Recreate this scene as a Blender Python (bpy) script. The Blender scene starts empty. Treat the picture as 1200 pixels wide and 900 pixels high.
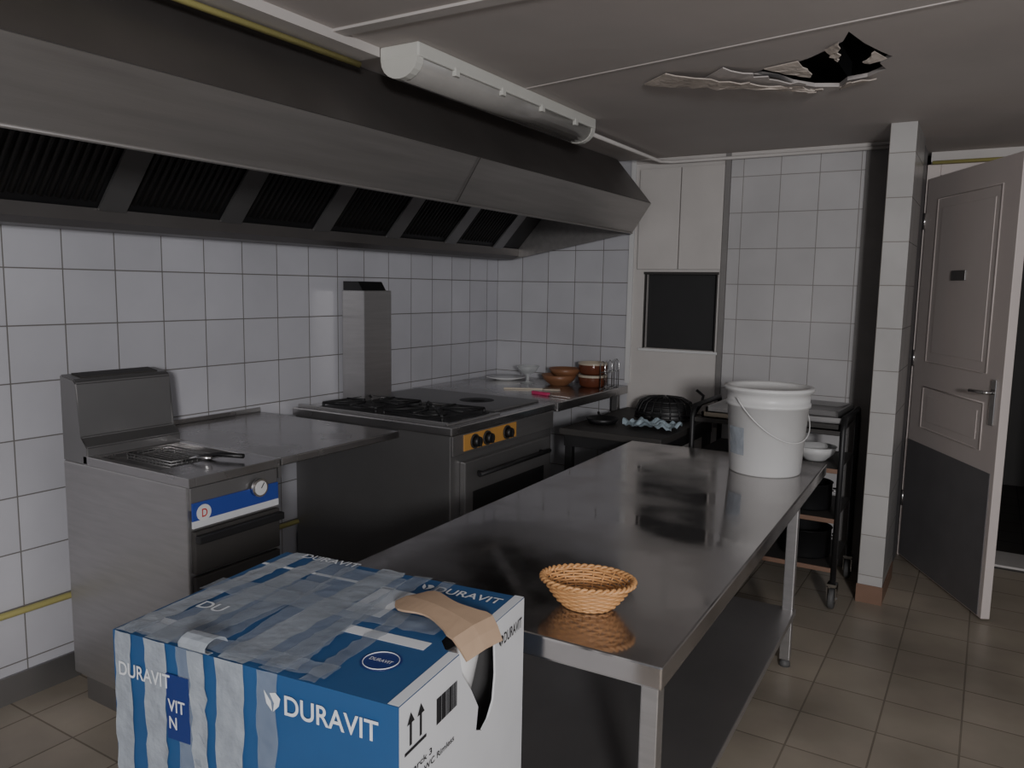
import bpy, bmesh, math, random
from mathutils import Vector, Matrix
random.seed(4)
S=bpy.context.scene
# ---------------------------------------------------------------- materials
def newmat(name,col=(.5,.5,.5),rough=.5,metal=0.,noise=0.,nscale=8.,alpha=1.,bump=0.,bscale=40.,stretch=(1,1,1),rvar=0.,spec=.5,coat=0.,emit=None):
    m=bpy.data.materials.new(name); m.use_nodes=True
    nt=m.node_tree; N=nt.nodes; L=nt.links
    b=N['Principled BSDF']
    b.inputs['Base Color'].default_value=(*col,1); b.inputs['Roughness'].default_value=rough
    b.inputs['Metallic'].default_value=metal; b.inputs['Alpha'].default_value=alpha
    b.inputs['Specular IOR Level'].default_value=spec
    b.inputs['Coat Weight'].default_value=coat
    tc=N.new('ShaderNodeTexCoord'); mp=N.new('ShaderNodeMapping'); mp.inputs['Scale'].default_value=stretch
    L.new(tc.outputs['Object'],mp.inputs['Vector'])
    if noise>0 or rvar>0:
        n=N.new('ShaderNodeTexNoise'); n.inputs['Scale'].default_value=nscale; n.inputs['Detail'].default_value=5
        L.new(mp.outputs['Vector'],n.inputs['Vector'])
        if noise>0:
            mx=N.new('ShaderNodeMix'); mx.data_type='RGBA'
            a=[max(0,c*(1-noise)) for c in col]; c2=[min(1,c*(1+noise)) for c in col]
            mx.inputs['A'].default_value=(*a,1); mx.inputs['B'].default_value=(*c2,1)
            L.new(n.outputs['Fac'],mx.inputs['Factor']); L.new(mx.outputs['Result'],b.inputs['Base Color'])
        if rvar>0:
            mr=N.new('ShaderNodeMapRange'); mr.inputs['From Min'].default_value=.35; mr.inputs['From Max'].default_value=.65
            mr.inputs['To Min'].default_value=max(.02,rough-rvar); mr.inputs['To Max'].default_value=rough+rvar
            L.new(n.outputs['Fac'],mr.inputs['Value']); L.new(mr.outputs['Result'],b.inputs['Roughness'])
    if bump>0:
        n2=N.new('ShaderNodeTexNoise'); n2.inputs['Scale'].default_value=bscale; n2.inputs['Detail'].default_value=4
        L.new(mp.outputs['Vector'],n2.inputs['Vector'])
        bp=N.new('ShaderNodeBump'); bp.inputs['Strength'].default_value=bump; bp.inputs['Distance'].default_value=.01
        L.new(n2.outputs['Fac'],bp.inputs['Height']); L.new(bp.outputs['Normal'],b.inputs['Normal'])
    return m
def tilemat(name,axes,off,size,mortar,c1,c2,cm,rough,dirt=.25,dscale=2.,bumpd=.4,uneven=.0):
    m=bpy.data.materials.new(name); m.use_nodes=True
    nt=m.node_tree; N=nt.nodes; L=nt.links; b=N['Principled BSDF']
    g=N.new('ShaderNodeNewGeometry'); sp=N.new('ShaderNodeSeparateXYZ'); L.new(g.outputs['Position'],sp.inputs[0])
    cb=N.new('ShaderNodeCombineXYZ')
    for i in (0,1):
        a=N.new('ShaderNodeMath'); a.operation='SUBTRACT'; a.inputs[1].default_value=off[i]-size[i]*50
        L.new(sp.outputs[axes[i]],a.inputs[0]); L.new(a.outputs[0],cb.inputs[i])
    br=N.new('ShaderNodeTexBrick'); br.offset=0; br.squash=1
    br.inputs['Scale'].default_value=1; br.inputs['Brick Width'].default_value=size[0]; br.inputs['Row Height'].default_value=size[1]
    br.inputs['Mortar Size'].default_value=mortar; br.inputs['Mortar Smooth'].default_value=.2
    br.inputs['Color1'].default_value=(*c1,1); br.inputs['Color2'].default_value=(*c2,1); br.inputs['Mortar'].default_value=(*cm,1)
    L.new(cb.outputs[0],br.inputs['Vector'])
    n=N.new('ShaderNodeTexNoise'); n.inputs['Scale'].default_value=dscale; n.inputs['Detail'].default_value=6
    L.new(g.outputs['Position'],n.inputs['Vector'])
    mr=N.new('ShaderNodeMapRange'); mr.inputs['From Min'].default_value=.3; mr.inputs['From Max'].default_value=.7
    mr.inputs['To Min'].default_value=1-dirt; mr.inputs['To Max'].default_value=1
    L.new(n.outputs['Fac'],mr.inputs['Value'])
    mx=N.new('ShaderNodeMix'); mx.data_type='RGBA'; mx.blend_type='MULTIPLY'; mx.inputs['Factor'].default_value=1
    L.new(br.outputs['Color'],mx.inputs['A']); L.new(mr.outputs['Result'],mx.inputs['B'])
    L.new(mx.outputs['Result'],b.inputs['Base Color'])
    rr=N.new('ShaderNodeMapRange'); rr.inputs['To Min'].default_value=rough; rr.inputs['To Max'].default_value=.8
    L.new(br.outputs['Fac'],rr.inputs['Value']); L.new(rr.outputs['Result'],b.inputs['Roughness'])
    iv=N.new('ShaderNodeMath'); iv.operation='SUBTRACT'; iv.inputs[0].default_value=1; L.new(br.outputs['Fac'],iv.inputs[1])
    bp=N.new('ShaderNodeBump'); bp.inputs['Strength'].default_value=bumpd; bp.inputs['Distance'].default_value=.002
    L.new(iv.outputs[0],bp.inputs['Height']); L.new(bp.outputs['Normal'],b.inputs['Normal'])
    return m
M={}
M['tileL']=tilemat('white_tile_left','YZ',(1.6,1.537),(.2,.2),.0026,(.59,.59,.635),(.54,.54,.58),(.19,.18,.17),.25,.15)
M['tileB']=tilemat('white_tile_back','XZ',(-2.88,1.537),(.195,.2),.0026,(.58,.58,.61),(.53,.53,.56),(.18,.165,.155),.28,.2)
M['tileR']=tilemat('white_tile_niche','XZ',(-1.254,1.537),(.204,.2),.0024,(.57,.56,.565),(.53,.52,.525),(.30,.28,.27),.3,.2)
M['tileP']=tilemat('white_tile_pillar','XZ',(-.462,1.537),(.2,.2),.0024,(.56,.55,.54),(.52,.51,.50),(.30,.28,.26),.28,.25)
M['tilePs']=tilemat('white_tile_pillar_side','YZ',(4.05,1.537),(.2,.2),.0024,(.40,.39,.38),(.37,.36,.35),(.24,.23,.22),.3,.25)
M['floor']=tilemat('floor_tile','XY',(.02,.08),(.25,.25),.0035,(.46,.40,.325),(.39,.34,.275),(.23,.195,.155),.36,.5,1.6,.4)
M['floor2']=tilemat('corridor_floor','XY',(.02,.08),(.25,.25),.004,(.06,.055,.05),(.05,.045,.04),(.02,.02,.02),.5)  # corridor tiles coloured very dark to stand for an unlit room
M['ceil']=newmat('ceiling_paint',(.50,.46,.44),.8,noise=.2,nscale=1.3,bump=.15,bscale=6)
M['board']=newmat('ceiling_board',(.50,.47,.45),.8,noise=.15,nscale=4)
M['cream']=newmat('white_paint',(.56,.535,.515),.55,noise=.10,nscale=5)
M['white']=newmat('white_plastic',(.66,.66,.655),.38,noise=.06,nscale=10)
M['doorc']=newmat('door_paint',(.62,.555,.53),.45,noise=.05,nscale=4)
M['kick']=newmat('door_kick_plate',(.15,.145,.15),.5,noise=.2,nscale=6)
M['dark']=newmat('dark_paint_and_shade',(.04,.037,.035),.6,noise=.2)
M['hatchd']=newmat('hatch_dark',(.022,.022,.023),.6,noise=.2)
M['black']=newmat('black_plastic',(.012,.012,.013),.45,noise=.2)
M['filt']=newmat('greasy_filter',(.012,.011,.010),.5,noise=.3,nscale=20)
M['iron']=newmat('cast_iron',(.02,.02,.021),.55,noise=.4,nscale=30,bump=.3)
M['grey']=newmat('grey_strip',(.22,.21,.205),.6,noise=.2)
M['steel']=newmat('brushed_steel',(.46,.45,.45),.38,.9,noise=.15,nscale=6,stretch=(1,.6,10),bump=.03,bscale=60)
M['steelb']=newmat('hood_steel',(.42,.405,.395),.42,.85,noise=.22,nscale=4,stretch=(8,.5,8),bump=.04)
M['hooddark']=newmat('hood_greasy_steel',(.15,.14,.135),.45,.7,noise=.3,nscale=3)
M['steeld']=newmat('dull_steel',(.28,.275,.275),.42,.8,noise=.2,nscale=3)
M['top']=newmat('worktop_steel',(.44,.43,.43),.24,.95,noise=.2,nscale=3,rvar=.1,bump=.05,bscale=3)
M['wet']=newmat('table_steel',(.46,.44,.435),.15,.95,noise=.2,nscale=4,rvar=.10,bump=.04,bscale=4)
M['chrome']=newmat('chrome',(.7,.7,.7),.15,1.)
M['orange']=newmat('orange_panel',(.55,.28,.07),.45,noise=.1)
M['blue']=newmat('carton_blue',(.020,.085,.225),.5,noise=.12,nscale=12)
M['dblue']=newmat('label_dark_blue',(.015,.035,.17),.4)
M['cwhite']=newmat('carton_white',(.60,.61,.63),.55,noise=.06,nscale=10)
M['brown']=newmat('raw_cardboard',(.40,.28,.19),.8,noise=.12,nscale=30)
M['tape']=newmat('packing_tape',(.36,.41,.48),.22,alpha=.42,bump=.5,bscale=35,noise=.25,nscale=20)
M['tape2']=newmat('packing_tape_thick',(.38,.42,.47),.25,alpha=.8,bump=.6,bscale=30,noise=.3,nscale=20)
M['ink']=newmat('black_ink',(.01,.01,.012),.6)
M['print']=newmat('white_print',(.66,.69,.73),.5)
M['pblue']=newmat('blue_print',(.03,.06,.3),.4)
M['red']=newmat('red_print',(.5,.03,.03),.5)
M['wick']=newmat('wicker',(.55,.29,.12),.5,noise=.3,nscale=25)
M['yellow']=newmat('yellow_pipe',(.42,.38,.14),.5,noise=.15)
M['lampw']=newmat('lamp_housing',(.60,.60,.56),.4,noise=.08)
M['diff']=newmat('lamp_diffuser',(.30,.29,.275),.22,noise=.15,coat=.3)
M['plaster']=newmat('torn_plaster',(.50,.44,.39),.9,noise=.4,nscale=18,bump=.5)
M['void']=newmat('ceiling_void',(.010,.009,.008),.9)
M['wood']=newmat('wood_bowl',(.26,.12,.06),.4,noise=.3,nscale=9,stretch=(1,1,6))
M['crock']=newmat('brown_glaze',(.14,.045,.025),.2,noise=.2)
M['crockin']=newmat('cream_glaze',(.55,.48,.38),.3)
M['glass']=newmat('clear_glass',(.75,.78,.78),.08,alpha=.35)
M['pink']=newmat('pink_plastic',(.6,.05,.16),.4)
M['cloth']=newmat('dishcloth',(.40,.50,.56),.9,noise=.45,nscale=30)
M['tanedge']=newmat('shelf_edge',(.22,.13,.09),.5,noise=.2)
M['ceramic']=newmat('white_ceramic',(.78,.78,.78),.12)
M['rubber']=newmat('grey_rubber',(.09,.09,.09),.6)
# ---------------------------------------------------------------- helpers
def link(o): S.collection.objects.link(o); return o
def empty(name,loc=(0,0,0),rz=0,label=None,cat=None,group=None,parent=None):
    e=bpy.data.objects.new(name,None); e.location=loc; e.rotation_euler=(0,0,rz); e.empty_display_size=.1
    if label: e['label']=label
    if cat: e['category']=cat
    if group: e['group']=group
    if parent: e.parent=parent
    return link(e)
def fin(bm,name,mat,parent=None,smooth=False,struct=False,label=None,cat=None,loc=None,group=None,recalc=True):
    if recalc: bmesh.ops.recalc_face_normals(bm,faces=bm.faces)
    me=bpy.data.meshes.new(name); bm.to_mesh(me); bm.free()
    for m in (mat if isinstance(mat,(list,tuple)) else [mat]): me.materials.append(M[m])
    if smooth:
        for p in me.polygons: p.use_smooth=True
    o=bpy.data.objects.new(name,me); link(o)
    if loc: o.location=loc
    if parent: o.parent=parent
    if struct: o['kind']='structure'
    if label: o['label']=label
    if cat: o['category']=cat
    if group: o['group']=group
    return o
def addbox(bm,lo,hi,bev=0,mi=0,mtx=None):
    r=bmesh.ops.create_cube(bm,size=1)
    vs=r['verts']
    c=[(lo[i]+hi[i])/2 for i in range(3)]; s=[max(1e-5,hi[i]-lo[i]) for i in range(3)]
    for v in vs: v.co=Vector((v.co[i]*s[i]+c[i] for i in range(3)))
    fs=set(f for v in vs for f in v.link_faces)
    if bev>0:
        es=list(set(e for v in vs for e in v.link_edges))
        rr=bmesh.ops.bevel(bm,geom=es,offset=bev,segments=2,affect='EDGES',profile=.6)
        vs=list(set(v for f in rr['faces'] for v in f.verts)); 
        fs=set(f for v in vs for f in v.link_faces)
    for f in fs: f.material_index=mi
    if mtx is not None:
        for v in set(v for f in fs for v in f.verts): v.co=mtx@v.co
def box(name,lo,hi,mat,parent=None,bev=0,**k):
    bm=bmesh.new(); addbox(bm,lo,hi,bev); return fin(bm,name,mat,parent,**k)
def addtube(bm,pts,r,seg=10,closed=False,mi=0,caps=True):
    pts=[Vector(p) for p in pts]; n=len(pts); rings=[]
    prev=None
    for i,p in enumerate(pts):
        if closed: d=(pts[(i+1)%n]-pts[i-1])
        else: d=pts[min(i+1,n-1)]-pts[max(i-1,0)]
        d.normalize()
        if prev is None:
            a=Vector((0,0,1)) if abs(d.z)<.9 else Vector((1,0,0)); x=d.cross(a).normalized()
        else:
            x=(prev-d*prev.dot(d)).normalized()
        prev=x; y=d.cross(x)
        rr=r[i] if isinstance(r,(list,tuple)) else r
        rings.append([bm.verts.new(p+x*math.cos(2*math.pi*j/seg)*rr+y*math.sin(2*math.pi*j/seg)*rr) for j in range(seg)])
    m=n if closed else n-1
    for i in range(m):
        a=rings[i]; b=rings[(i+1)%n]
        for j in range(seg):
            f=bm.faces.new((a[j],a[(j+1)%seg],b[(j+1)%seg],b[j])); f.material_index=mi; f.smooth=True
    if not closed and caps:
        for rg in (rings[0],rings[-1]):
            f=bm.faces.new(rg); f.material_index=mi
def tube(name,pts,r,mat,parent=None,seg=10,closed=False,**k):
    bm=bmesh.new(); addtube(bm,pts,r,seg,closed); return fin(bm,name,mat,parent,**k)
def lathe(name,prof,mat,parent=None,seg=40,sx=1,sy=1,c=(0,0,0),smooth=True,**k):
    bm=bmesh.new(); rings=[]
    for (r,z) in prof:
        if r<1e-5: rings.append([bm.verts.new((c[0],c[1],c[2]+z))])
        else: rings.append([bm.verts.new((c[0]+r*sx*math.cos(2*math.pi*j/seg),c[1]+r*sy*math.sin(2*math.pi*j/seg),c[2]+z)) for j in range(seg)])
    for a,b in zip(rings,rings[1:]):
        for j in range(seg):
            q=[a[j%len(a)],a[(j+1)%len(a)],b[(j+1)%len(b)],b[j%len(b)]]
            u=[]
            for v in q:
                if v not in u: u.append(v)
            if len(u)>2:
                f=bm.faces.new(u); f.smooth=smooth
    return fin(bm,name,mat,parent,**k)
def prism(name,poly,axis,a,b,mat,parent=None,bev=0,**k):
    bm=bmesh.new()
    def P(p,t):
        l=list(p); l.insert(axis,t); return l
    va=[bm.verts.new(P(p,a)) for p in poly]; vb=[bm.verts.new(P(p,b)) for p in poly]
    bm.faces.new(va); bm.faces.new(vb[::-1]); n=len(poly)
    for i in range(n): bm.faces.new((va[i],va[(i+1)%n],vb[(i+1)%n],vb[i]))
    if bev: bmesh.ops.bevel(bm,geom=list(bm.edges),offset=bev,segments=2,affect='EDGES')
    return fin(bm,name,mat,parent,**k)
def sheet(name,verts,faces,mat,parent=None,th=.003,**k):
    bm=bmesh.new(); vs=[bm.verts.new(v) for v in verts]
    for f in faces: bm.faces.new([vs[i] for i in f])
    o=fin(bm,name,mat,parent,recalc=False,**k)
    md=o.modifiers.new('s','SOLIDIFY'); md.thickness=th; md.offset=0
    return o
def text(name,body,width,height,mat,parent,origin,xd,yd,th=.0006,shear=0,**k):
    cu=bpy.data.curves.new(name,'FONT'); cu.body=body; cu.size=1; cu.extrude=0; cu.offset=.012; cu.shear=shear
    t=bpy.data.objects.new(name+'_c',cu); link(t)
    bpy.context.view_layer.update()
    dg=bpy.context.evaluated_depsgraph_get()
    me=bpy.data.meshes.new_from_object(t.evaluated_get(dg))
    bpy.data.objects.remove(t,do_unlink=True)
    xs=[v.co.x for v in me.vertices]; ys=[v.co.y for v in me.vertices]
    x0,x1,y0,y1=min(xs),max(xs),min(ys),max(ys)
    xd=Vector(xd).normalized(); yd=Vector(yd).normalized(); nd=xd.cross(yd); o0=Vector(origin)
    for v in me.vertices:
        v.co=o0+xd*((v.co.x-x0)/(x1-x0)*width)+yd*((v.co.y-y0)/(y1-y0)*height)+nd*th
    me.materials.clear(); me.materials.append(M[mat])
    o=bpy.data.objects.new(name,me); link(o); o.parent=parent
    return o
# ---------------------------------------------------------------- structure
WX=-2.88; BY=4.53; CZ=2.27
box('floor',(-3.2,-1.6,-.1),(2.2,4.98,0),'floor',struct=True)
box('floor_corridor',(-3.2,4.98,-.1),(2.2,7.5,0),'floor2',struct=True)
box('wall_left',(WX-.15,-1.6,0),(WX,BY+.15,CZ),'tileL',struct=True)
ox0,ox1,oz0,oz1=-1.815,-1.375,1.145,1.60
box('wall_back',(WX,BY,0),(-1.91,BY+.45,CZ),'tileB',struct=True)
bm=bmesh.new()
addbox(bm,(-1.91,BY,.0),(-1.335,BY+.12,oz0)); addbox(bm,(-1.91,BY,oz1),(-1.335,BY+.12,CZ))
addbox(bm,(-1.91,BY,oz0),(ox0,BY+.12,oz1)); addbox(bm,(ox1,BY,oz0),(-1.335,BY+.12,oz1))
fin(bm,'wall_hatch','cream',struct=True)
box('wall_niche',(-1.335,BY,0),(-.47,BY+.45,CZ),'tileR',struct=True)
box('wall_hatch_interior',(-1.91,BY+.12,0),(-1.335,BY+.45,CZ),'dark',struct=True)
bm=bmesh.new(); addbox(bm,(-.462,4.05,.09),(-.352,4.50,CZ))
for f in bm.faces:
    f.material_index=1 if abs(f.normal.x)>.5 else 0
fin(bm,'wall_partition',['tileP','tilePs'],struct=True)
box('wall_partition_end',(-.462,4.50,0),(-.368,4.93,CZ),'kick',struct=True)
box('baseboard_partition',(-.466,4.045,0),(-.348,4.50,.09),'tanedge',struct=True)
box('baseboard_left',(WX,-1.6,0),(WX+.012,BY,.10),'steeld',struct=True)
box('painted_shadow_strip',(-.62,BY-.012,.0),(-.50,BY,CZ),'grey',struct=True)  # grey board painted in as the partition's shadow on the back wall
box('trim_2',(-1.925,BY-.015,.92),(-1.895,BY,CZ),'white',struct=True)
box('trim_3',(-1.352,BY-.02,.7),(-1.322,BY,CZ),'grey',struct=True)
box('trim_13',(-1.90,BY-.014,2.245),(-.47,BY,2.27),'cream',struct=True)
bm=bmesh.new()
addbox(bm,(-.352,4.96,2.16),(1.0,5.08,CZ+.1)); addbox(bm,(.62,4.96,0),(2.2,5.08,2.16))
fin(bm,'wall_door','cream',struct=True)
bm=bmesh.new()
addbox(bm,(-.365,4.93,0),(-.30,5.08,2.20),.004); addbox(bm,(.57,4.93,0),(.63,5.08,2.20),.004); addbox(bm,(-.30,4.93,2.14),(.57,5.08,2.20),.004)
fin(bm,'trim_4','doorc',struct=True)
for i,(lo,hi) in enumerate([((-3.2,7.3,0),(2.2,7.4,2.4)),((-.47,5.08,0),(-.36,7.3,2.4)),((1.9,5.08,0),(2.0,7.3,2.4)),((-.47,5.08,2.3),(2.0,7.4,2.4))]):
    box('wall_corridor' if i<3 else 'ceiling_corridor',lo,hi,'dark',struct=True)  # near-black colour stands in for the darkness of the unlit corridor
box('trim_5',(-.3,5.02,0),(.57,5.3,.012),'cream',struct=True)
hole=[(-.80,2.93),(-.72,2.87),(-.66,2.88),(-.58,2.82),(-.52,2.76),(-.46,2.69),(-.43,2.60),(-.405,2.74),(-.37,2.86),(-.345,2.93),(-.39,3.0),(-.38,3.08),(-.45,3.16),(-.52,3.18),(-.56,3.26),(-.64,3.22),(-.70,3.13),(-.73,3.03)]
bm=bmesh.new()
outer=[bm.verts.new((x,y,CZ)) for x,y in [(-3.2,-1.6),(2.2,-1.6),(2.2,5.1),(-3.2,5.1)]]
inner=[bm.verts.new((x,y,CZ)) for x,y in hole]
es=[]
for lp in (outer,inner):
    for i in range(len(lp)): es.append(bm.edges.new((lp[i],lp[(i+1)%len(lp)])))
bmesh.ops.triangle_fill(bm,use_beauty=True,use_dissolve=False,edges=es)
r=bmesh.ops.extrude_face_region(bm,geom=list(bm.faces))
bmesh.ops.translate(bm,vec=(0,0,.014),verts=[g for g in r['geom'] if isinstance(g,bmesh.types.BMVert)])
fin(bm,'ceiling','ceil',struct=True)
box('ceiling_void',(-3.2,-1.6,CZ+.35),(2.2,5.1,CZ+.4),'void',struct=True)
box('trim_6',(-1.78,1.845,CZ-.008),(1.6,1.895,CZ+.002),'board',struct=True)
prism('trim_7',[(-1.62,2.745),(-1.62,2.733),(1.6,2.128),(1.6,2.14)],2,CZ-.003,CZ+.002,'ceil',struct=True)
box('trim_8',(-1.88,-.5,CZ-.03),(-1.78,2.06,CZ),'board',struct=True)
tp=empty('torn_plasterboard',(-.7,2.95,CZ-.003),label='torn off-white plasterboard layers hanging around the ceiling hole',cat='damaged plaster')
def tongue(root0,root1,tip,drop,n=9,jag=.018,mat='plaster',curl=.0):
    r0=Vector(root0+(0,));r1=Vector(root1+(0,));tp_=Vector(tip+(0,))
    vs=[];fs=[]
    for i in range(n+1):
        t=i/n; ww=(1-t)**.7
        m=(r0+r1)/2*(1-t)+tp_*t; hw=(r1-r0)/2*max(.08,ww)
        z=-.004-drop*t**.8-abs(curl*math.sin(t*math.pi*3)*.5)
        for s_ in (-1,0,1):
            p=m+hw*s_+Vector((random.uniform(-jag,jag),random.uniform(-jag,jag),0))*(abs(s_)*min(1,t*3))
            vs.append((p.x+.7,p.y-2.95,z+random.uniform(-.004,.002)*t))
    for i in range(n): fs+=[(3*i,3*i+1,3*i+4,3*i+3),(3*i+1,3*i+2,3*i+5,3*i+4)]
    sheet('plaster_flap',vs,fs,mat,tp,.004)
tongue((-1.18,2.86),(-1.06,2.76),(-.68,2.99),.040,14,.018,curl=.010)
tongue((-1.0,2.93),(-.86,2.78),(-.64,3.02),.028,10,.016,'ceil',curl=.01)
tongue((-.92,3.00),(-.82,2.90),(-.62,3.08),.038,9,.016)
tongue((-.86,3.06),(-.76,3.12),(-.64,3.20),.018,7,.012)
tongue((-.74,2.86),(-.62,2.82),(-.60,2.93),.025,6,.01)
tongue((-.52,2.73),(-.47,2.67),(-.49,2.80),.02,6,.008)
tongue((-.385,2.82),(-.36,2.92),(-.42,2.88),.015,5,.006)
tongue((-.56,3.27),(-.42,3.17),(-.50,3.12),.015,6,.01)
tongue((-.70,3.20),(-.62,3.25),(-.60,3.15),.02,6,.01)
bx=empty('roof_batten',(-.55,2.9,CZ),label='old dark timber batten inside the ceiling hole',cat='batten')
box('batten_beam',(-.14,-.8,.12),(-.04,.8,.20),'dark',bx)
tube('trim_9',[(WX+.022,-1.5,.33),(WX+.022,BY-.03,.33)],.012,'yellow',struct=True)
tube('trim_10',[(-.34,4.90,2.205),(1.5,4.90,2.205)],.010,'yellow',struct=True)
tube('trim_11',[(-1.86,0,CZ-.045),(-1.86,2.05,CZ-.045)],.010,'yellow',struct=True)
tube('trim_12',[(-1.72,3.45,CZ-.03),(-1.72,4.45,CZ-.03),(-1.66,4.50,CZ-.03),(-.47,4.50,CZ-.03)],.010,'cream',struct=True)
# ---------------------------------------------------------------- door
hx,hy=-.335,4.915; ang=math.atan2(4.10-hy,.09-hx)
d=empty('door_1',(hx,hy,.0),ang); d['kind']='structure'; d['label']='cream panelled door standing open with dark kick plate'
W=.90
box('door_leaf',(0,-.02,.012),(W,.02,2.12),'doorc',d,.003)
box('kick_plate',(.01,-.0235,.02),(W-.03,-.02,.69),'kick',d)
def moulding(x0,x1,z0,z1,arch=0,y=-.020):
    bm=bmesh.new(); pts=[(x0,y,z1),(x0,y,z0)]
    for i in range(1,12):
        t=i/12; pts.append((x0+(x1-x0)*t,y,z0-arch*math.sin(math.pi*t)))
    pts+=[(x1,y,z0),(x1,y,z1)]
    addtube(bm,pts,.005,6,closed=True); fin(bm,'door_moulding','doorc',d)
moulding(.14,W-.14,1.14,2.0); moulding(.14,W-.14,.78,1.0)
box('raised_panel',(.19,-.0225,1.19),(W-.19,-.018,1.95),'doorc',d,.002); box('raised_panel',(.19,-.0225,.82),(W-.19,-.018,.96),'doorc',d,.002)
box('name_plaque',(.36,-.030,1.57),(.50,-.0225,1.62),'steeld',d,.001)
hn=empty('door_handle',(W-.06,-.02,1.02),parent=d)
box('handle_plate',(-.02,-.008,-.11),(.02,0,.10),'chrome',hn,.003)
tube('handle_lever',[(0,0,.04),(0,-.045,.04),(-.02,-.05,.04),(-.12,-.05,.035)],.009,'chrome',hn)
for z in (.3,1.1,1.85): tube('hinge',[(-.005,-.022,z),(-.005,-.022,z+.09)],.008,'chrome',d)
# ---------------------------------------------------------------- hatch
ht=empty('service_hatch',(-1.6,BY,.9),label='white wall service hatch with dark open window and two shutter boards',cat='hatch')
box('shutter_board',(-.265,-.022,.72),(-.012,0,1.31),'cream',ht,.003)
box('shutter_board',(-.006,-.022,.72),(.245,0,1.31),'cream',ht,.003)
bm=bmesh.new()
for lo,hi in [((-.220,-.006,.240),(-.213,.02,.70)),((.223,-.006,.240),(.230,.02,.70)),((-.225,-.008,.69),(.235,.02,.705))]: addbox(bm,lo,hi,.002)
fin(bm,'hatch_frame','dark',ht)
box('hatch_sill',(-.24,-.022,.228),(.25,.02,.243),'white',ht,.002)
box('hatch_dark_sheet',(-.214,.05,.246),(.224,.065,.69),'hatchd',ht)  # near-black sheet stands for the darkness inside the open hatch
# ---------------------------------------------------------------- hood
hd=empty('extraction_hood',(WX,0,1.6),label='long greasy stainless steel extraction hood over the cooking line',cat='extractor hood')
def hz(p): return (p[0]-WX,p[1]-1.6)
y0,y1=-.9,4.42
def strip(name,pts,mat,th=.004):
    vs=[];fs=[]
    for (x,z) in pts:
        a,b=hz((x,z)); vs+=[(a,y0,b),(a,y1,b)]
    for i in range(len(pts)-1): fs.append((2*i,2*i+1,2*i+3,2*i+2))
    return sheet(name,vs,fs,mat,hd,th)
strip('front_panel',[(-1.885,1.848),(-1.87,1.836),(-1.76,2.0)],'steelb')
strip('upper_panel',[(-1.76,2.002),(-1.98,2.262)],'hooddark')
strip('hood_trough',[(-2.875,1.70),(-2.872,1.68),(-2.70,1.68),(-2.655,1.70),(-2.65,1.742),(-2.66,1.742)],'hooddark')
strip('baffle_backing',[(-2.665,1.735),(-2.20,2.25)],'black')
strip('inner_lining',[(-1.885,1.85),(-1.80,2.0),(-2.0,2.24)],'hooddark')
prism('end_panel',[hz(p) for p in [(-2.875,1.68),(-2.70,1.678),(-1.87,1.834),(-1.758,2.0),(-1.98,2.262),(-2.875,2.262)]],1,y1,y1+.01,'steelb',hd)
def fl(a,yy0,yy1,th,name,mat):
    p0=Vector((-2.65-WX,0,1.745-1.6)); p1=Vector((-2.21-WX,0,2.235-1.6)); dd=(p1-p0).normalized(); nn=Vector((dd.z,0,-dd.x))
    bm=bmesh.new(); vs=[]
    for q in (p0,p1):
        for t in (.004,th):
            for y in (yy0,yy1): vs.append(bm.verts.new(q+nn*t+Vector((0,y,0))))
    for f in [(0,1,3,2),(4,5,7,6),(0,1,5,4),(2,3,7,6),(0,2,6,4),(1,3,7,5)]: bm.faces.new([vs[i] for i in f])
    return fin(bm,name,mat,hd)
yb=[.15,.65,1.15,1.65,2.15,2.65,3.15,3.65,4.15]
for y in yb: fl(0,y-.05,y+.05,.014,'filter_divider','steeld')
for a,b in zip(yb,yb[1:]):
    p0=Vector((-2.65-WX,0,1.745-1.6)); p1=Vector((-2.21-WX,0,2.235-1.6)); dd=(p1-p0).normalized(); nn=Vector((dd.z,0,-dd.x))
    bm=bmesh.new()
    n=13
    for i in range(n):
        yc=a+.06+(b-a-.12)*(i+.5)/n
        addtube(bm,[p0-nn*.002+dd*.03+Vector((0,yc,0)),p1-nn*.002-dd*.03+Vector((0,yc,0))],.010,6)
    fin(bm,'grease_filter','filt',hd)
q=[(-1.868,1.832),(-1.756,2.0)]
bm=bmesh.new(); a=hz(q[0]);b=hz(q[1]); yj=2.62
bm.faces.new([bm.verts.new(v) for v in [(a[0]+.004,yj-.004,a[1]),(a[0]+.004,yj+.004,a[1]),(b[0]+.004,yj+.004,b[1]),(b[0]+.004,yj-.004,b[1])]])
fin(bm,'panel_seam','hooddark',hd)
tube('front_rail',[(a[0],y0,a[1]-.002),(a[0],y1,a[1]-.002)],.006,'steelb',hd,6)
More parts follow.
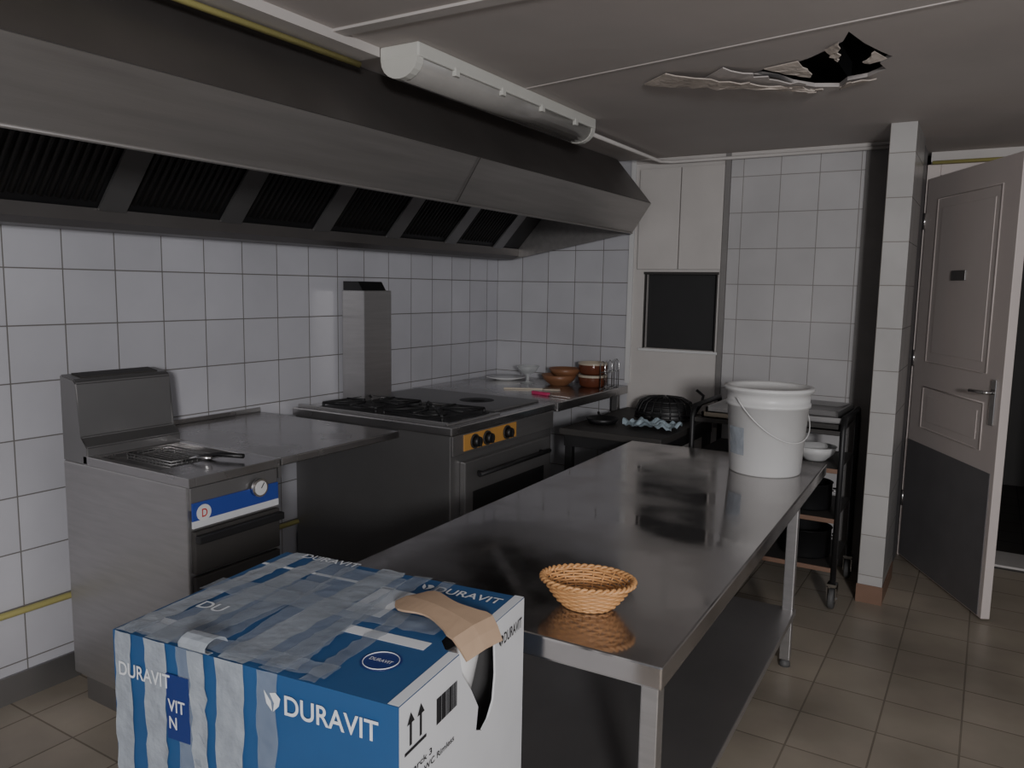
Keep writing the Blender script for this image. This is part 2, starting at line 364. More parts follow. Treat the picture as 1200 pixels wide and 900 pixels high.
# ---------------------------------------------------------------- fluorescent lamps
def lamp(loc,label,length=1.31):
    lp=empty('fluorescent_lamp',loc,label=label,cat='ceiling lamp')
    box('lamp_housing',(-.080,.0,-.045),(.080,length,0),'lampw',lp,.006)
    bm=bmesh.new(); n=10; ra=[]
    for y in (.03,length-.03):
        ra.append([bm.verts.new((.070*math.cos(math.pi+math.pi*i/n),y,-.046+.058*math.sin(math.pi+math.pi*i/n))) for i in range(n+1)])
    for i in range(n):
        f=bm.faces.new((ra[0][i],ra[0][i+1],ra[1][i+1],ra[1][i])); f.smooth=True
    bm.faces.new(ra[0]); bm.faces.new(ra[1])
    fin(bm,'lamp_diffuser','diff',lp)
    for y in (0,length-.03):
        prism('end_cap',[(.076*math.cos(math.pi+math.pi*i/n),-.044+.063*math.sin(math.pi+math.pi*i/n)) for i in range(n+1)],1,y,y+.032,'lampw',lp)
    for y in (.2,.5,.8,1.1): box('lamp_clip',(.067,y,-.062),(.083,y+.025,-.035),'lampw',lp,.002)
    return lp
lamp((-1.70,2.06,CZ),'unlit fluorescent batten with white housing and grey diffuser on the ceiling')
# ---------------------------------------------------------------- fryer
ZT=.905
FX=-2.72
fr=empty('deep_fryer',(FX,1.48,0),label='stainless floor standing fryer with blue control strip and raised back',cat='fryer')
w=.36; dp=.665
box('body',(0,0,.10),(dp,w,ZT-.03),'steel',fr,.004)
box('plinth',(.04,.02,0),(dp-.06,w-.02,.10),'steeld',fr)
bm=bmesh.new()
addbox(bm,(.12,0,ZT-.03),(dp+.015,.025,ZT),.002);addbox(bm,(.12,w-.025,ZT-.03),(dp+.015,w,ZT),.002)
addbox(bm,(dp-.16,.025,ZT-.03),(dp+.015,w-.025,ZT),.002);addbox(bm,(.12,.025,ZT-.03),(.17,w-.025,ZT),.002)
fin(bm,'fryer_rim','top',fr)
box('oil_well',(.16,.02,ZT-.032),(dp-.14,w-.02,ZT-.018),'steeld',fr)
prism('back_riser',[(0,ZT-.03),(.145,ZT-.03),(.145,ZT+.03),(.105,ZT+.06),(.095,ZT+.245),(.082,ZT+.258),(0,ZT+.27)],1,0,w,'steeld',fr,bev=.004)
prism('riser_vent',[(.012,ZT+.268),(.07,ZT+.259),(.07,ZT+.264),(.012,ZT+.273)],1,.035,w-.035,'dark',fr)
box('control_panel',(dp,.01,.80),(dp+.008,w-.01,.872),'steeld',fr,.002)
box('control_strip',(dp+.008,.01,.765),(dp+.014,w-.01,.825),'pblue',fr,.002)
box('silver_stripe',(dp+.008,.01,.745),(dp+.0145,w-.01,.768),'cwhite',fr,.001)
g=empty('dial_gauge',(dp+.014,w-.10,.825),parent=fr)
bm=bmesh.new(); addtube(bm,[(0,0,0),(.018,0,0)],.030,24); fin(bm,'gauge_rim','chrome',g)
bm=bmesh.new(); addtube(bm,[(.018,0,0),(.0195,0,0)],.024,24); fin(bm,'gauge_face','white',g)
tube('gauge_needle',[(.0205,0,0),(.0205,.012,.016)],.0015,'ink',g,6)
bm=bmesh.new(); addtube(bm,[(dp+.014,.05,.79),(dp+.017,.05,.79)],.026,24); fin(bm,'maker_badge','white',fr)
text('badge_letter','D',.02,.026,'red',fr,(dp+.0175,.041,.777),(0,1,0),(0,0,1))
box('upper_door',(dp,.012,.60),(dp+.02,w-.012,.735),'dark',fr,.004)
box('upper_handle',(dp+.02,.012,.70),(dp+.045,w-.012,.725),'black',fr,.004)
box('lower_door',(dp,.012,.13),(dp+.02,w-.012,.59),'dark',fr,.004)
fb=empty('frying_basket',(FX+.335,1.66,ZT-.018),label='wire frying basket with black handle resting in the fryer',cat='fryer basket')
bm=bmesh.new()
for z in (0.002,.012,.022):
    addtube(bm,[(-.12,-.08,z),(.12,-.08,z),(.12,.08,z),(-.12,.08,z)],.0022,6,closed=True)
for i in range(13): addtube(bm,[(-.12+.02*i,-.08,.022),(-.12+.02*i,-.08,.002),(-.12+.02*i,.08,.002),(-.12+.02*i,.08,.022)],.0012,5)
for i in range(9): addtube(bm,[(-.12,-.08+.02*i,.022),(-.12,-.08+.02*i,.002),(.12,-.08+.02*i,.002),(.12,-.08+.02*i,.022)],.0012,5)
fin(bm,'basket_wire','steeld',fb)
tube('basket_handle',[(.12,.03,.02),(.19,.05,.035),(.28,.08,.035)],.008,'black',fb)
tube('basket_handle',[(.12,-.03,.02),(.17,-.02,.035),(.22,.0,.035)],.006,'chrome',fb)
# ---------------------------------------------------------------- neutral worktop
wt=empty('steel_worktop',(WX,1.845,0),label='plain stainless worktop between fryer and range',cat='worktop')
box('worktop_surface',(0,0,ZT-.028),(.84,.63,ZT),'top',wt,.004)
box('worktop_upstand',(0,0,ZT),(.012,.63,ZT+.02),'top',wt,.002)
box('worktop_apron',(.04,.02,ZT-.08),(.80,.035,ZT-.028),'steeld',wt)
box('wall_bracket',(0,.50,ZT-.30),(.03,.54,ZT-.028),'steeld',wt,.002); box('wall_bracket',(0,.50,ZT-.07),(.70,.54,ZT-.028),'steeld',wt,.002)
# ---------------------------------------------------------------- range
RY=2.68; RW=.90; RD=.93
rg=empty('cooking_range',(WX+.02,RY,0),label='stainless gas range with orange control panel, oven and solid top plate',cat='cooker')
box('body',(0,0,.09),(RD,RW,ZT-.04),'steeld',rg,.004)
box('plinth',(.05,.03,0),(RD-.08,RW-.03,.09),'steeld',rg)
box('hob_top',(0,-.02,ZT-.04),(RD+.02,RW+.01,ZT-.0),'top',rg,.006)
box('hob_rail',(.02,.0,ZT),(RD-.02,.012,ZT+.014),'steel',rg,.002); box('hob_rail',(RD-.03,.0,ZT),(RD-.015,.42,ZT+.008),'steel',rg,.002)
for k,cx in enumerate((.30,.68)):
    bn=empty('gas_burner',(cx,.22,ZT),parent=rg)
    lathe('burner_cap',[(0,.026),(.04,.026),(.045,.02),(.045,.014),(.06,.012),(.06,0),(0,0)],'iron',bn,24)
    bm=bmesh.new()
    s=.165
    addtube(bm,[(-s,-s,.025),(s,-s,.025),(s,s,.025),(-s,s,.025)],.007,6,closed=True)
    for a in range(8):
        c,sn=math.cos(a*math.pi/4),math.sin(a*math.pi/4); rr=s*(1 if a%2==0 else 1.35)
        addtube(bm,[(c*.05,sn*.05,.031),(c*rr,sn*rr,.027)],.006,6)
    for sx in (-s,s):
        for sy in (-s,s): addtube(bm,[(sx,sy,0),(sx,sy,.025)],.007,6)
    fin(bm,'pan_support','iron',bn)
box('burner_tray',(.10,.03,ZT),(RD-.07,.41,ZT+.004),'iron',rg)
box('solid_plate',(.08,.45,ZT),(RD-.06,.87,ZT+.012),'steeld',rg,.004)
lathe('plate_ring',[(0,.016),(.04,.016),(.042,.012),(.085,.0125),(.09,.012)],'iron',rg,32,c=(.62,.66,ZT))
box('control_fascia',(RD,.0,.775),(RD+.012,RW,.862),'steel',rg,.002)
box('orange_panel',(RD+.012,.08,.785),(RD+.016,.52,.858),'orange',rg,.002)
for y in (.16,.26,.43):
    kn=empty('control_knob',(RD+.016,y,.82),parent=rg)
    tube('knob_skirt',[(0,0,0),(.006,0,0)],.033,'dark',kn,20)
    tube('knob_body',[(.006,0,0),(.03,0,0)],[.026,.022],'black',kn,20)
    box('knob_grip',(.03,-.005,-.02),(.038,.005,.02),'black',kn,.002)
od=empty('oven_door',(RD,.07,.20),parent=rg)
box('door_panel',(0,0,0),(.03,.76,.54),'steeld',od,.005)
box('door_window',(.03,.06,.10),(.033,.70,.40),'black',od,.002)
bm=bmesh.new(); addtube(bm,[(.065,.06,.48),(.065,.70,.48)],.011)
for y in (.10,.66): addtube(bm,[(.028,y,.48),(.065,y,.48)],.008)
fin(bm,'door_handle','black',od)
fl_=empty('flue_duct',(WX+.03,3.0,ZT),label='upright stainless flue box at the back of the range',cat='flue')
box('duct_body',(0,0,0.0),(.15,.21,.565),'steel',fl_,.004)
prism('duct_cap',[(0,.565),(.13,.565),(.10,.61),(0,.61)],1,.01,.19,'black',fl_)
# ---------------------------------------------------------------- end counter
ec=empty('end_counter',(WX+.01,RY+RW+.015,0),label='stainless corner counter beside the range holding bowls',cat='counter')
EL=BY-(RY+RW+.015)-.01
box('counter_surface',(0,0,ZT-.05),(.97,EL,ZT),'top',ec,.005)
for x,y in ((.06,.05),(.90,EL-.09)): box('leg',(x,y,0),(x+.04,y+.04,ZT-.05),'steeld',ec,.002)
# ---------------------------------------------------------------- black side table
bt=empty('black_side_table',(-1.885,3.585,0),label='low black topped table beside the counter',cat='table')
box('table_top',(0.0,0,.74),(.56,.90,.775),'dark',bt,.005)
box('table_apron',(.02,.02,.68),(.54,.88,.74),'black',bt)
for x in (.02,.50):
    for y in (.03,.83): box('leg',(x,y,0),(x+.04,y+.04,.69),'black',bt,.003)
# ---------------------------------------------------------------- prep table
TZ=.775; LX=.885; LY=2.13
ta=math.radians(1.7)
pt=empty('prep_table',(-.490-LX*math.cos(ta),1.385-LX*math.sin(ta),0),rz=ta,label='long stainless steel prep table with undershelf and wet top',cat='table')
box('tabletop',(0,0,TZ-.05),(LX,LY,TZ),'wet',pt,.005)
box('undershelf',(.05,.14,.215),(LX-.035,1.79,.24),'steel',pt,.003)
for x in (.05,LX-.085):
    for y in (.12,1.76):
        box('leg',(x,y,.03),(x+.04,y+.04,TZ-.05),'steel',pt,.003)
        lathe('foot',[(0,0),(.022,0),(.022,.012),(.012,.03),(0,.03)],'rubber',pt,16,c=(x+.02,y+.02,0))
# ---------------------------------------------------------------- bucket
bk=empty('white_bucket',(-.745,3.22,TZ),rz=.3,label='large white plastic bucket with wire handle on the steel table',cat='bucket')
k_=.95
lathe('bucket_body',[(r*k_,z*k_) for r,z in [(0,0),(.142,0),(.147,.006),(.165,.285),(.172,.286),(.173,.30),(.168,.302),(.170,.345),(.179,.347),(.180,.366),(.170,.368),(.166,.36),(.160,.285),(.140,.01),(0,.01)]],'white',bk,56)
lathe('bucket_lid',[(r*k_,z*k_) for r,z in [(0,.352),(.150,.352),(.155,.362),(.168,.3685),(.183,.366),(.184,.352),(.181,.352)]],'white',bk,56)
pts=[]
for i in range(25):
    a=math.pi*i/24; pts.append((.174*math.cos(a),-.155*math.sin(a),.31-.17*math.sin(a)))
hh=empty('bucket_handle',(0,0,0),rz=.75,parent=bk)
tube('handle_wire',pts,.0025,'white',hh,6)
bm=bmesh.new(); n=8
for j,(z,r) in enumerate(((.08,.1485),(.19,.1555))):
    for i in range(n+1):
        a=math.pi*1.12+.55*i/n; bm.verts.new(((r+.0012)*math.cos(a),(r+.0012)*math.sin(a),z))
bm.verts.ensure_lookup_table()
for i in range(n): bm.faces.new((bm.verts[i],bm.verts[i+1],bm.verts[n+2+i],bm.verts[n+1+i]))
fin(bm,'bucket_label','tape2',bk)
# ---------------------------------------------------------------- wicker basket
wb=empty('bread_basket',(-.742,1.570,TZ),rz=.25,label='small oval woven wicker bread basket on the steel table',cat='basket')
sx,sy=1.0,.74; NR=11; NS=96
bm=bmesh.new(); stakes=24
def rad(t): return .056+.046*(t**.75)
for k in range(NR):
    t=k/(NR-1); z=.006+.056*t; r=rad(t); pts=[]
    for j in range(NS):
        a=2*math.pi*j/NS
        w_=.0028*math.cos(a*stakes/2+math.pi*(k%2))
        pts.append(((r+w_)*sx*math.cos(a),(r+w_)*sy*math.sin(a),z))
    addtube(bm,pts,.0031,5,closed=True)
fin(bm,'woven_side','wick',wb)
bm=bmesh.new()
for j in range(stakes):
    a=2*math.pi*j/stakes
    addtube(bm,[(rad(t)*sx*math.cos(a),rad(t)*sy*math.sin(a),.004+.062*t) for t in (0,.3,.6,1)],.0022,5)
fin(bm,'basket_stake','wick',wb)
bm=bmesh.new(); R=rad(1)+.004
for ph in (0,math.pi):
    pts=[]
    for j in range(160):
        a=2*math.pi*j/160; q_=a*20+ph
        pts.append(((R+.004*math.cos(q_))*sx*math.cos(a),(R+.004*math.cos(q_))*sy*math.sin(a),.066+.004*math.sin(q_)))
    addtube(bm,pts,.0038,6,closed=True)
fin(bm,'braided_rim','wick',wb)
bm=bmesh.new()
for k in range(9):
    r=.005+.0063*k
    addtube(bm,[(r*sx*math.cos(2*math.pi*j/40),r*sy*math.sin(2*math.pi*j/40),.0045+.001*math.cos(j*3+k*3)) for j in range(40)],.0036,5,closed=True)
fin(bm,'basket_base','wick',wb)
# ---------------------------------------------------------------- carton
BT=.87
cb=empty('cardboard_carton',(-1.045,1.060,0),rz=math.radians(7),label='blue and white toilet carton wrapped in clear tape with torn corner',cat='box')
hx_,hy_=.305,.235
bm=bmesh.new()
def quad(pts,mi):
    f=bm.faces.new([bm.verts.new(p) for p in pts]); f.material_index=mi
quad([(-hx_,-hy_,0),(hx_,-hy_,0),(hx_,-hy_,BT),(-hx_,-hy_,BT)],0)
quad([(-hx_,hy_,0),(hx_,hy_,0),(hx_,hy_,BT),(-hx_,hy_,BT)],0)
quad([(-hx_,-hy_,0),(-hx_,hy_,0),(-hx_,hy_,BT),(-hx_,-hy_,BT)],0)
quad([(-hx_,-hy_,0.002),(hx_,-hy_,0.002),(hx_,hy_,0.002),(-hx_,hy_,0.002)],1)
nt=[(hx_,-hy_,0),(hx_,hy_,0),(hx_,hy_,BT),(hx_,.085,BT),(hx_,.095,BT-.04),(hx_,.10,BT-.10),(hx_,.092,BT-.15),(hx_,.07,BT-.175),(hx_,.045,BT-.185),(hx_,.02,BT-.172),(hx_,.028,BT-.13),(hx_,.0,BT-.085),(hx_,-.035,BT-.04),(hx_,-.045,BT),(hx_,-hy_,BT)]
quad(nt,1)
tpn=[(-hx_,-hy_,BT),(hx_,-hy_,BT),(hx_,-.045,BT),(.275,-.04,BT),(.25,-.01,BT),(.245,.03,BT),(.27,.07,BT),(hx_,.085,BT),(hx_,hy_,BT),(-hx_,hy_,BT)]
quad(tpn,0)
bmesh.ops.remove_doubles(bm,verts=bm.verts,dist=.0001)
bmesh.ops.triangulate(bm,faces=bm.faces)
o=fin(bm,'carton_shell',['blue','cwhite'],cb,recalc=False)
md=o.modifiers.new('s','SOLIDIFY'); md.thickness=.004; md.offset=0
bm=bmesh.new()
addbox(bm,(-hx_+.005,-hy_+.004,.01),(hx_-.004,-hy_+.007,BT-.006)); addbox(bm,(-hx_+.005,hy_-.007,.01),(hx_-.004,hy_-.004,BT-.006)); addbox(bm,(-hx_+.005,-hy_+.01,.01),(-hx_+.008,hy_-.01,BT-.006))
fin(bm,'carton_lining','steeld',cb)
zt=BT+.0022; yf=-hy_-.0022; xr=hx_+.0022
for lo,hi in [((.285,-hy_),(hx_,-.045)),((.285,.09),(hx_,hy_)),((.07,-.06),(.243,-.030)),((-.30,.145),(.05,.155)),((-.05,-.22),(.0,.05)),((.02,.02),(.10,.15)),((-.29,-.22),(-.20,-.16))]:
    box('printed_stripe',(lo[0],lo[1],zt),(hi[0],hi[1],zt+.0004),'print',cb)
def crumple(name,axis,c0,c1,a,b,z,mat,skew=0):
    bm=bmesh.new(); n=26; rows=[]
    for i in range(n+1):
        t=a+(b-a)*i/n; row=[]
        for c in (c0,c0*.66+c1*.34,c0*.34+c1*.66,c1):
            cc=c+random.uniform(-.0035,.0035)+skew*i/n; zz=z+random.uniform(.0004,.003)
            if axis=='topY': p=(cc,t,zt+zz)
            elif axis=='topX': p=(t,cc,zt+zz)
            elif axis=='front': p=(cc,yf-zz,t)
            else: p=(xr+zz,cc,t)
            row.append(bm.verts.new(p))
        rows.append(row)
    for r0,r1 in zip(rows,rows[1:]):
        for j in range(3):
            f=bm.faces.new((r0[j],r0[j+1],r1[j+1],r1[j])); f.smooth=True
    fin(bm,name,mat,cb)
tk=[(-.297,-.255,'tape2',.02),(-.222,-.17,'tape2',.015),(-.145,-.085,'tape',-.01),(-.055,.005,'tape2',.02),(.035,.075,'tape',.015),(.12,.15,'tape',.0)]
for i,(a,b,m_,sk) in enumerate(tk):
    crumple('tape_strip','topY',a,b,-hy_-.002,hy_,.0006,m_,sk)
    if i<5: crumple('tape_strip','front',a,b,BT+.003,.35,.0006,m_,-sk*.5)
crumple('tape_strip','front',-.115,-.08,BT+.003,.35,.002,'tape2',.01)
crumple('tape_strip','topX',-.03,.035,-hx_,.235,.0032,'tape',.02)
crumple('tape_strip','topY',-.26,-.13,-.235,.10,.0036,'tape',.06)
crumple('tape_strip','topY',-.06,.10,-.22,.20,.0042,'tape',-.05)
crumple('tape_strip','topX',-.235,-.19,-.28,.16,.0036,'tape',.01)
vs=[];fs=[]
for i in range(9):
    a=math.pi*1.5*i/8
    for x in (-.12,-.06): vs.append((x+.012*i/8,-hy_-.004-.022*math.sin(a),BT+.010+.014*(1-math.cos(a))))
for i in range(8): fs.append((2*i,2*i+1,2*i+3,2*i+2))
sheet('tape_curl',vs,fs,'tape2',cb,.001)
X=(1,0,0);Y=(0,1,0);Z=(0,0,1)
def logo(o,xd,yd,s,mat,shear=.0):
    xd=Vector(xd);yd=Vector(yd);nd=xd.cross(yd); bm=bmesh.new(); o=Vector(o)
    for sh in ([(0,1),(.15,.35),(.5,0),(.42,.5)],[(.35,.9),(.7,1),(1,.75),(.9,.35),(.55,.0),(.62,.45)]):
        bm.faces.new([bm.verts.new(o+xd*(p[0]*s)+yd*(p[1]*s)+nd*.0008) for p in sh])
    fin(bm,'emblem',mat,cb,recalc=False)
text('brand_lettering','DURAVIT',.180,.034,'print',cb,(.092,yf-.003,BT-.062),X,Z)
logo((.050,yf-.003,BT-.062),X,Z,.034,'print')
text('brand_lettering','DURAVIT',.125,.026,'print',cb,(-.285,yf-.004,BT-.078),X,Z)
box('printed_label',(-.170,yf-.004,BT-.17),(-.118,yf-.001,BT-.05),'dblue',cb)
text('label_lettering','VIT\nN',.040,.055,'print',cb,(-.166,yf-.0045,BT-.15),X,Z)
text('brand_lettering','DURAVIT',.15,.028,'print',cb,(.125,.175,zt+.001),X,Y)
logo((.09,.175,zt+.001),X,Y,.028,'print')
text('brand_lettering','DURAVIT',.15,.024,'print',cb,(-.24,.207,zt+.0045),X,Y)
text('brand_lettering','DU',.06,.03,'print',cb,(-.235,-.11,zt+.0072),X,Y)
bm=bmesh.new()
addtube(bm,[(.20,-.125,zt),(.20,-.125,zt+.0005)],.036,32); fin(bm,'round_badge','dblue',cb)
bm=bmesh.new(); addtube(bm,[(.20+.031*math.cos(i*math.pi/16),-.125+.031*math.sin(i*math.pi/16),zt+.001) for i in range(32)],.0009,4,closed=True)
fin(bm,'badge_ring','print',cb)
text('badge_lettering','DURAVIT',.044,.01,'print',cb,(.178,-.13,zt+.0007),X,Y)
text('brand_lettering','DURAVIT',.085,.022,'ink',cb,(xr,.135,BT-.055),Y,Z)
logo((xr,.11,BT-.055),Y,Z,.022,'ink')
bm=bmesh.new()
for yy in (-.205,-.175):
    addbox(bm,(xr,yy-.003,BT-.075),(xr+.0006,yy+.003,BT-.035))
    v=[bm.verts.new((xr+.0006,yy+a,BT-.035+b)) for a,b in ((-.011,-.004),(.011,-.004),(0,.014))]; bm.faces.new(v)
addbox(bm,(xr,-.222,BT-.086),(xr+.0006,-.158,BT-.081))
fin(bm,'this_way_up_mark','ink',cb,recalc=False)
bm=bmesh.new(); yy=-.125
while yy<-.055:
    ww=random.choice([.001,.0018,.0028]); addbox(bm,(xr,yy,BT-.085),(xr+.0006,yy+ww,BT-.04)); yy+=ww+random.choice([.001,.0018])
fin(bm,'barcode','ink',cb)
for i,(tx,wd) in enumerate([('Starck 3',.075),('Stand-WC Rimless',.15),('560 mm',.06),('Weiss',.045)]):
    text('product_lettering',tx,wd,.011,'ink',cb,(xr,-.215,BT-.125-.019*i),Y,Z)
vs=[];fs=[];n=14
for i in range(n+1):
    t=i/n; cx=.318-.20*t; cy=.03+.055*t; wv=.043+.008*math.sin(t*9); wv*=(1 if t<.8 else math.sqrt(max(.05,1-((t-.8)/.22)**2)))
    if t<.22: wv*=1.1
    h=.008+.018*math.sin(t*2.4) - (.03*(1-t/.12) if t<.12 else 0)
    vs+=[(cx-.012,cy-wv,BT+h-.002),(cx,cy,BT+h+.003),(cx+.012,cy+wv,BT+h+.002)]
for i in range(n): fs+=[(3*i,3*i+1,3*i+4,3*i+3),(3*i+1,3*i+2,3*i+5,3*i+4)]
sheet('torn_flap',vs,fs,'brown',cb,.004,label='torn brown cardboard flap')
R7=Matrix.Rotation(math.radians(7),3,'Z'); cw=Vector((-1.045,1.060,0))+R7@Vector((.165,.03,0))
wc=empty('toilet_bowl',(cw.x,cw.y,.004),rz=math.radians(7),label='white ceramic toilet bowl inside the carton',cat='toilet')
lathe('bowl',[(0,0),(.10,0),(.10,.35),(.08,.5),(.085,.62),(.115,.76),(.128,.83),(.124,.85),(.105,.852),(.098,.835),(.07,.72),(0,.66)],'ceramic',wc,40,sx=1.0,sy=1.15)
# ---------------------------------------------------------------- counter clutter
def pr(n,x,y,lab,cat,z=ZT,rz=0,group=None): return empty(n,(x,y,z),rz,label=lab,cat=cat,group=group)
bowlprof=lambda r,h:[(0,0),(r*.5,0),(r*.55,.006),(r*.85,h*.5),(r,h),(r*.96,h),(r*.8,h*.52),(r*.48,.012),(0,.01)]
for i,(x,y,r,h,z0) in enumerate([(-2.25,4.26,.11,.065,0),(-2.22,4.28,.10,.06,.045)]):
    e=pr('wooden_bowl',x,y,'stacked reddish wooden bowl on the corner counter','bowl',ZT+z0,group='stacked wooden bowls'); lathe('bowl_body',bowlprof(r,h),'wood',e,32)
for x,y,z0 in [(-2.05,4.32,0),(-2.05,4.32,.075)]:
    e=pr('ceramic_crock',x,y,'brown glazed crock with cream rim on the corner counter','bowl',ZT+z0,group='brown crocks')
    r=.088
    lathe('crock_body',[(0,0),(r*.8,0),(r*.95,.015),(r,.05),(r,.066)],'crock',e,32); lathe('crock_rim',[(r,.060),(r*1.04,.066),(r,.075),(r*.92,.073),(r*.88,.02),(0,.012)],'crockin',e,32)
e=pr('glass_dish',-2.45,4.22,'clear footed glass dish on the counter','glass dish')
lathe('dish_body',[(0,0),(.045,0),(.045,.005),(.01,.012),(.01,.05),(.05,.07),(.075,.11),(.072,.11),(.045,.075),(0,.058)],'glass',e,28)
e=pr('white_plate',-2.66,4.30,'white plate in the corner of the counter','plate')
lathe('plate_body',[(0,0),(.07,0),(.075,.004),(.13,.018),(.128,.021),(.07,.009),(0,.008)],'ceramic',e,36)
e=pr('pink_knife',-2.12,3.80,'pink handled knife lying on the steel counter','knife',rz=-.2)
box('knife_handle',(-.06,-.012,0),(.06,.012,.018),'pink',e,.005)
prism('knife_blade',[(.06,-.014),(.06,.012),(.18,.008),(.22,-.012)],2,.006,.008,'chrome',e)
e=pr('wooden_spatula',-2.28,3.95,'pale wooden spatula lying on the counter','spatula',rz=.5)
box('spatula_handle',(-.15,-.008,0),(.08,.008,.01),'crockin',e,.003); box('spatula_blade',(.08,-.03,.001),(.18,.03,.008),'crockin',e,.003)
e=pr('wire_rack',-1.938,4.32,'small upright chrome wire rack beside the crocks','rack')
bm=bmesh.new()
for y in (-.1,0,.1): addtube(bm,[(-.015,y,.003),(-.015,y,.15),(0,y,.17),(.015,y,.15),(.015,y,.003)],.003,6)
for x,z in ((-.015,.003),(.015,.003),(-.015,.1),(.015,.1)): addtube(bm,[(x,-.1,z),(x,.1,z)],.003,6)
fin(bm,'rack_wire','chrome',e)
e=pr('black_basket',-1.55,4.24,'upturned black ribbed plastic basket on the low table','basket',.775,rz=.15)
lathe('basket_shell',[(.165,0),(.16,.05),(.14,.09),(.10,.112),(0,.12)],'black',e,40,sx=1,sy=.72)
bm=bmesh.new()
for k in range(5):
    t=k/4; r=.172-.012*t-.03*t*t; z=.006+.09*t
    addtube(bm,[(r*math.cos(2*math.pi*j/40),r*.72*math.sin(2*math.pi*j/40),z) for j in range(40)],.006,6,closed=True)
for j in range(20):
    a=2*math.pi*j/20; addtube(bm,[(r*math.cos(a),r*.72*math.sin(a),z) for r,z in ((.172,.004),(.166,.05),(.146,.092),(.10,.116),(.03,.123))],.0045,5)
fin(bm,'basket_rib','black',e)
tube('basket_handle',[(.165,0,.03),(.20,0,.09),(.21,0,.14),(.17,0,.17)],.008,'black',e)
bm=bmesh.new(); G=26; vv=[]
for i in range(G+1):
    for j in range(G+1):
        x=-.14+.28*i/G; y=-.09+.18*j/G
        z=.006+.030*abs(math.sin(x*31+y*17)*math.cos(y*37-x*11))+.012*abs(math.sin(x*71+2))
        vv.append(bm.verts.new((x+.012*math.sin(y*40),y+.012*math.sin(x*33),z)))
for i in range(G):
    for j in range(G):
        k=i*(G+1)+j; f=bm.faces.new((vv[k],vv[k+1],vv[k+G+2],vv[k+G+1])); f.smooth=True
fin(bm,'dish_cloth','cloth',loc=(-1.48,3.86,.775),label='crumpled blue and white dishcloth on the black table',cat='cloth',smooth=True)
e=pr('black_pan',-1.76,3.85,'small black frying pan on the low table','pan',.775,rz=2.2)
lathe('pan_body',[(0,0),(.07,0),(.09,.03),(.087,.03),(.068,.005),(0,.005)],'black',e,28); tube('pan_handle',[(.085,0,.025),(.12,0,.04)],.007,'black',e)
# ---------------------------------------------------------------- trolley
tr=empty('service_trolley',(-.91,4.12,0),label='black two handled service trolley on casters beside the partition',cat='trolley')
tw,td,th_=.36,.24,.86
for sx_ in (-1,1):
    tube('trolley_frame',[(sx_*tw,-td,.12),(sx_*tw,-td,th_),(sx_*tw,-td+.03,th_+.05),(sx_*tw,td-.03,th_+.05),(sx_*tw,td,th_),(sx_*tw,td,.12)],.014,'black',tr,8)
for z in (.18,.42,.66,.84):
    sh=empty('trolley_shelf',(0,0,z),parent=tr)
    box('shelf_tray',(-tw+.012,-td,0),(tw-.012,td,.012),'dark',sh,.002)
    box('shelf_edge',(-tw+.012,-td-.012,-.004),(tw-.012,-td,.018),'tanedge' if z<.8 else 'dark',sh,.003)
for x in (-tw,tw):
    for y in (-td,td):
        c=empty('caster',(x,y,0),parent=tr)
        lathe('caster_wheel',[(0,-.014),(.02,-.014),(.022,-.011),(.045,-.013),(.05,-.008),(.05,.008),(.045,.013),(.022,.011),(.02,.014),(0,.014)],'rubber',c,28)
        w_=c.children[0]; w_.rotation_euler=(0,math.pi/2,.0); w_.location=(0,0,.05)
        bm=bmesh.new(); addbox(bm,(-.022,-.025,.045),(-.017,.025,.115)); addbox(bm,(.017,-.025,.045),(.022,.025,.115)); addbox(bm,(-.022,-.025,.11),(.022,.025,.125)); addtube(bm,[(-.024,0,.05),(.024,0,.05)],.008)
        fin(bm,'caster_fork','chrome',c)
def tray(x,y,z,w,dd,mat,lab,rz=0,rx=0):
    e=pr('serving_tray',x,y,lab,'tray',z,rz); e.rotation_euler=(rx,0,rz)
    bm=bmesh.new(); addbox(bm,(-w,-dd,0),(w,dd,.006))
    for a in ((-w,-dd,w,-dd+.012),(-w,dd-.012,w,dd),(-w,-dd,-w+.012,dd),(w-.012,-dd,w,dd)): addbox(bm,(a[0],a[1],.0),(a[2],a[3],.028))
    fin(bm,'tray_body',mat,e)
tray(-1.09,4.12,.852,.15,.19,'crockin','shallow cream tray on the trolley top')
tray(-1.09,4.10,.880,.13,.17,'white','shallow white tray stacked on the trolley top')
tray(-.72,4.12,.852,.155,.20,'dark','dark oven tray on the trolley top')
tray(-.72,4.12,.882,.15,.19,'steeld','grey metal tray stacked on the trolley top',.06)
tray(-.72,4.12,.912,.145,.18,'steeld','grey metal tray stacked on the trolley top',-.05)
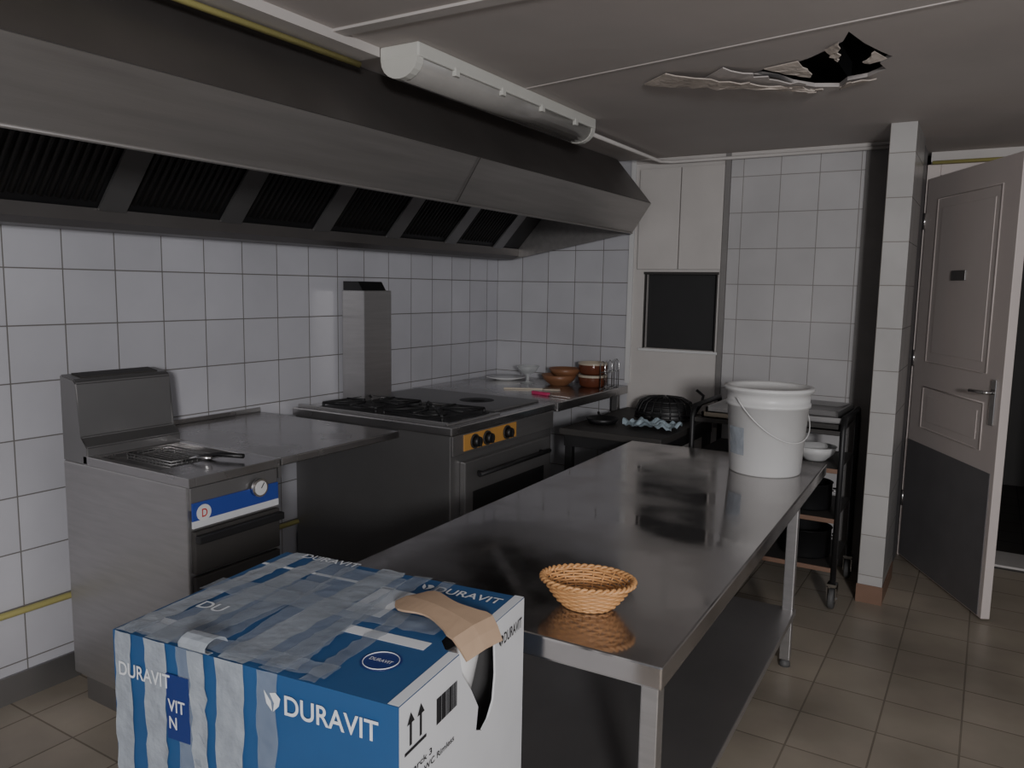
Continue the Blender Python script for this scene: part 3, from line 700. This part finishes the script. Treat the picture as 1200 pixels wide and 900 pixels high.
for x,z,r,h,m_,lab in [(-.70,.672,.10,.07,'white','white mixing bowl on the trolley shelf'),(-.95,.672,.10,.08,'steeld','grey metal bowl on the trolley shelf'),(-.72,.432,.11,.13,'black','black stock pot on the trolley shelf'),(-1.02,.432,.10,.12,'steeld','steel pot on the trolley shelf'),(-.72,.192,.12,.14,'black','black pot on the bottom trolley shelf')]:
    e=pr('cooking_pot' if 'pot' in lab else 'mixing_bowl',x,4.08,lab,'pot' if 'pot' in lab else 'bowl',z)
    if 'pot' in lab:
        lathe('pot_body',[(0,0),(r*.95,0),(r,.01),(r,h),(r*1.04,h),(r*.97,h-.003),(r*.96,.012),(0,.008)],m_,e,32)
        for s_ in (-1,1): tube('pot_handle',[(s_*r,-.03,h*.75),(s_*(r+.03),-.02,h*.78),(s_*(r+.03),.02,h*.78),(s_*r,.03,h*.75)],.005,'chrome',e,6)
    else: lathe('bowl_body',bowlprof(r,h),m_,e,32)
# ---------------------------------------------------------------- lights
def area(name,loc,tgt,size,power,col=(1,1,1)):
    l=bpy.data.lights.new(name,'AREA'); l.energy=power; l.size=size; l.color=col
    o=bpy.data.objects.new(name,l); o.location=loc; o.rotation_euler=(Vector(tgt)-Vector(loc)).to_track_quat('-Z','Y').to_euler(); link(o); return o
area('flash_key_light',(1.3,-1.4,1.75),(-1.3,3.3,1.35),.35,104,(1,.98,.98))  # unseen key light for the flash and torch, set back for evenness
area('added_fill_light',(.9,.9,2.15),(-1,2.8,.6),1.2,5,(.9,.94,1))  # added soft fill to brighten the room, no fitting there
w=bpy.data.worlds.new('World'); S.world=w; w.use_nodes=True
w.node_tree.nodes['Background'].inputs[0].default_value=(.57,.58,.62,1); w.node_tree.nodes['Background'].inputs[1].default_value=.32
# ---------------------------------------------------------------- camera
cam=bpy.data.cameras.new('camera'); co=bpy.data.objects.new('camera',cam); link(co)
cam.sensor_width=36; cam.lens=27.6; cam.clip_start=.02
R=Matrix(((.8534,-.0784,.5153),(.5209,.0959,-.8482),(.0171,.9923,.1226)))
co.matrix_world=Matrix.Translation((0,0,1.5))@R.to_4x4()
S.camera=co
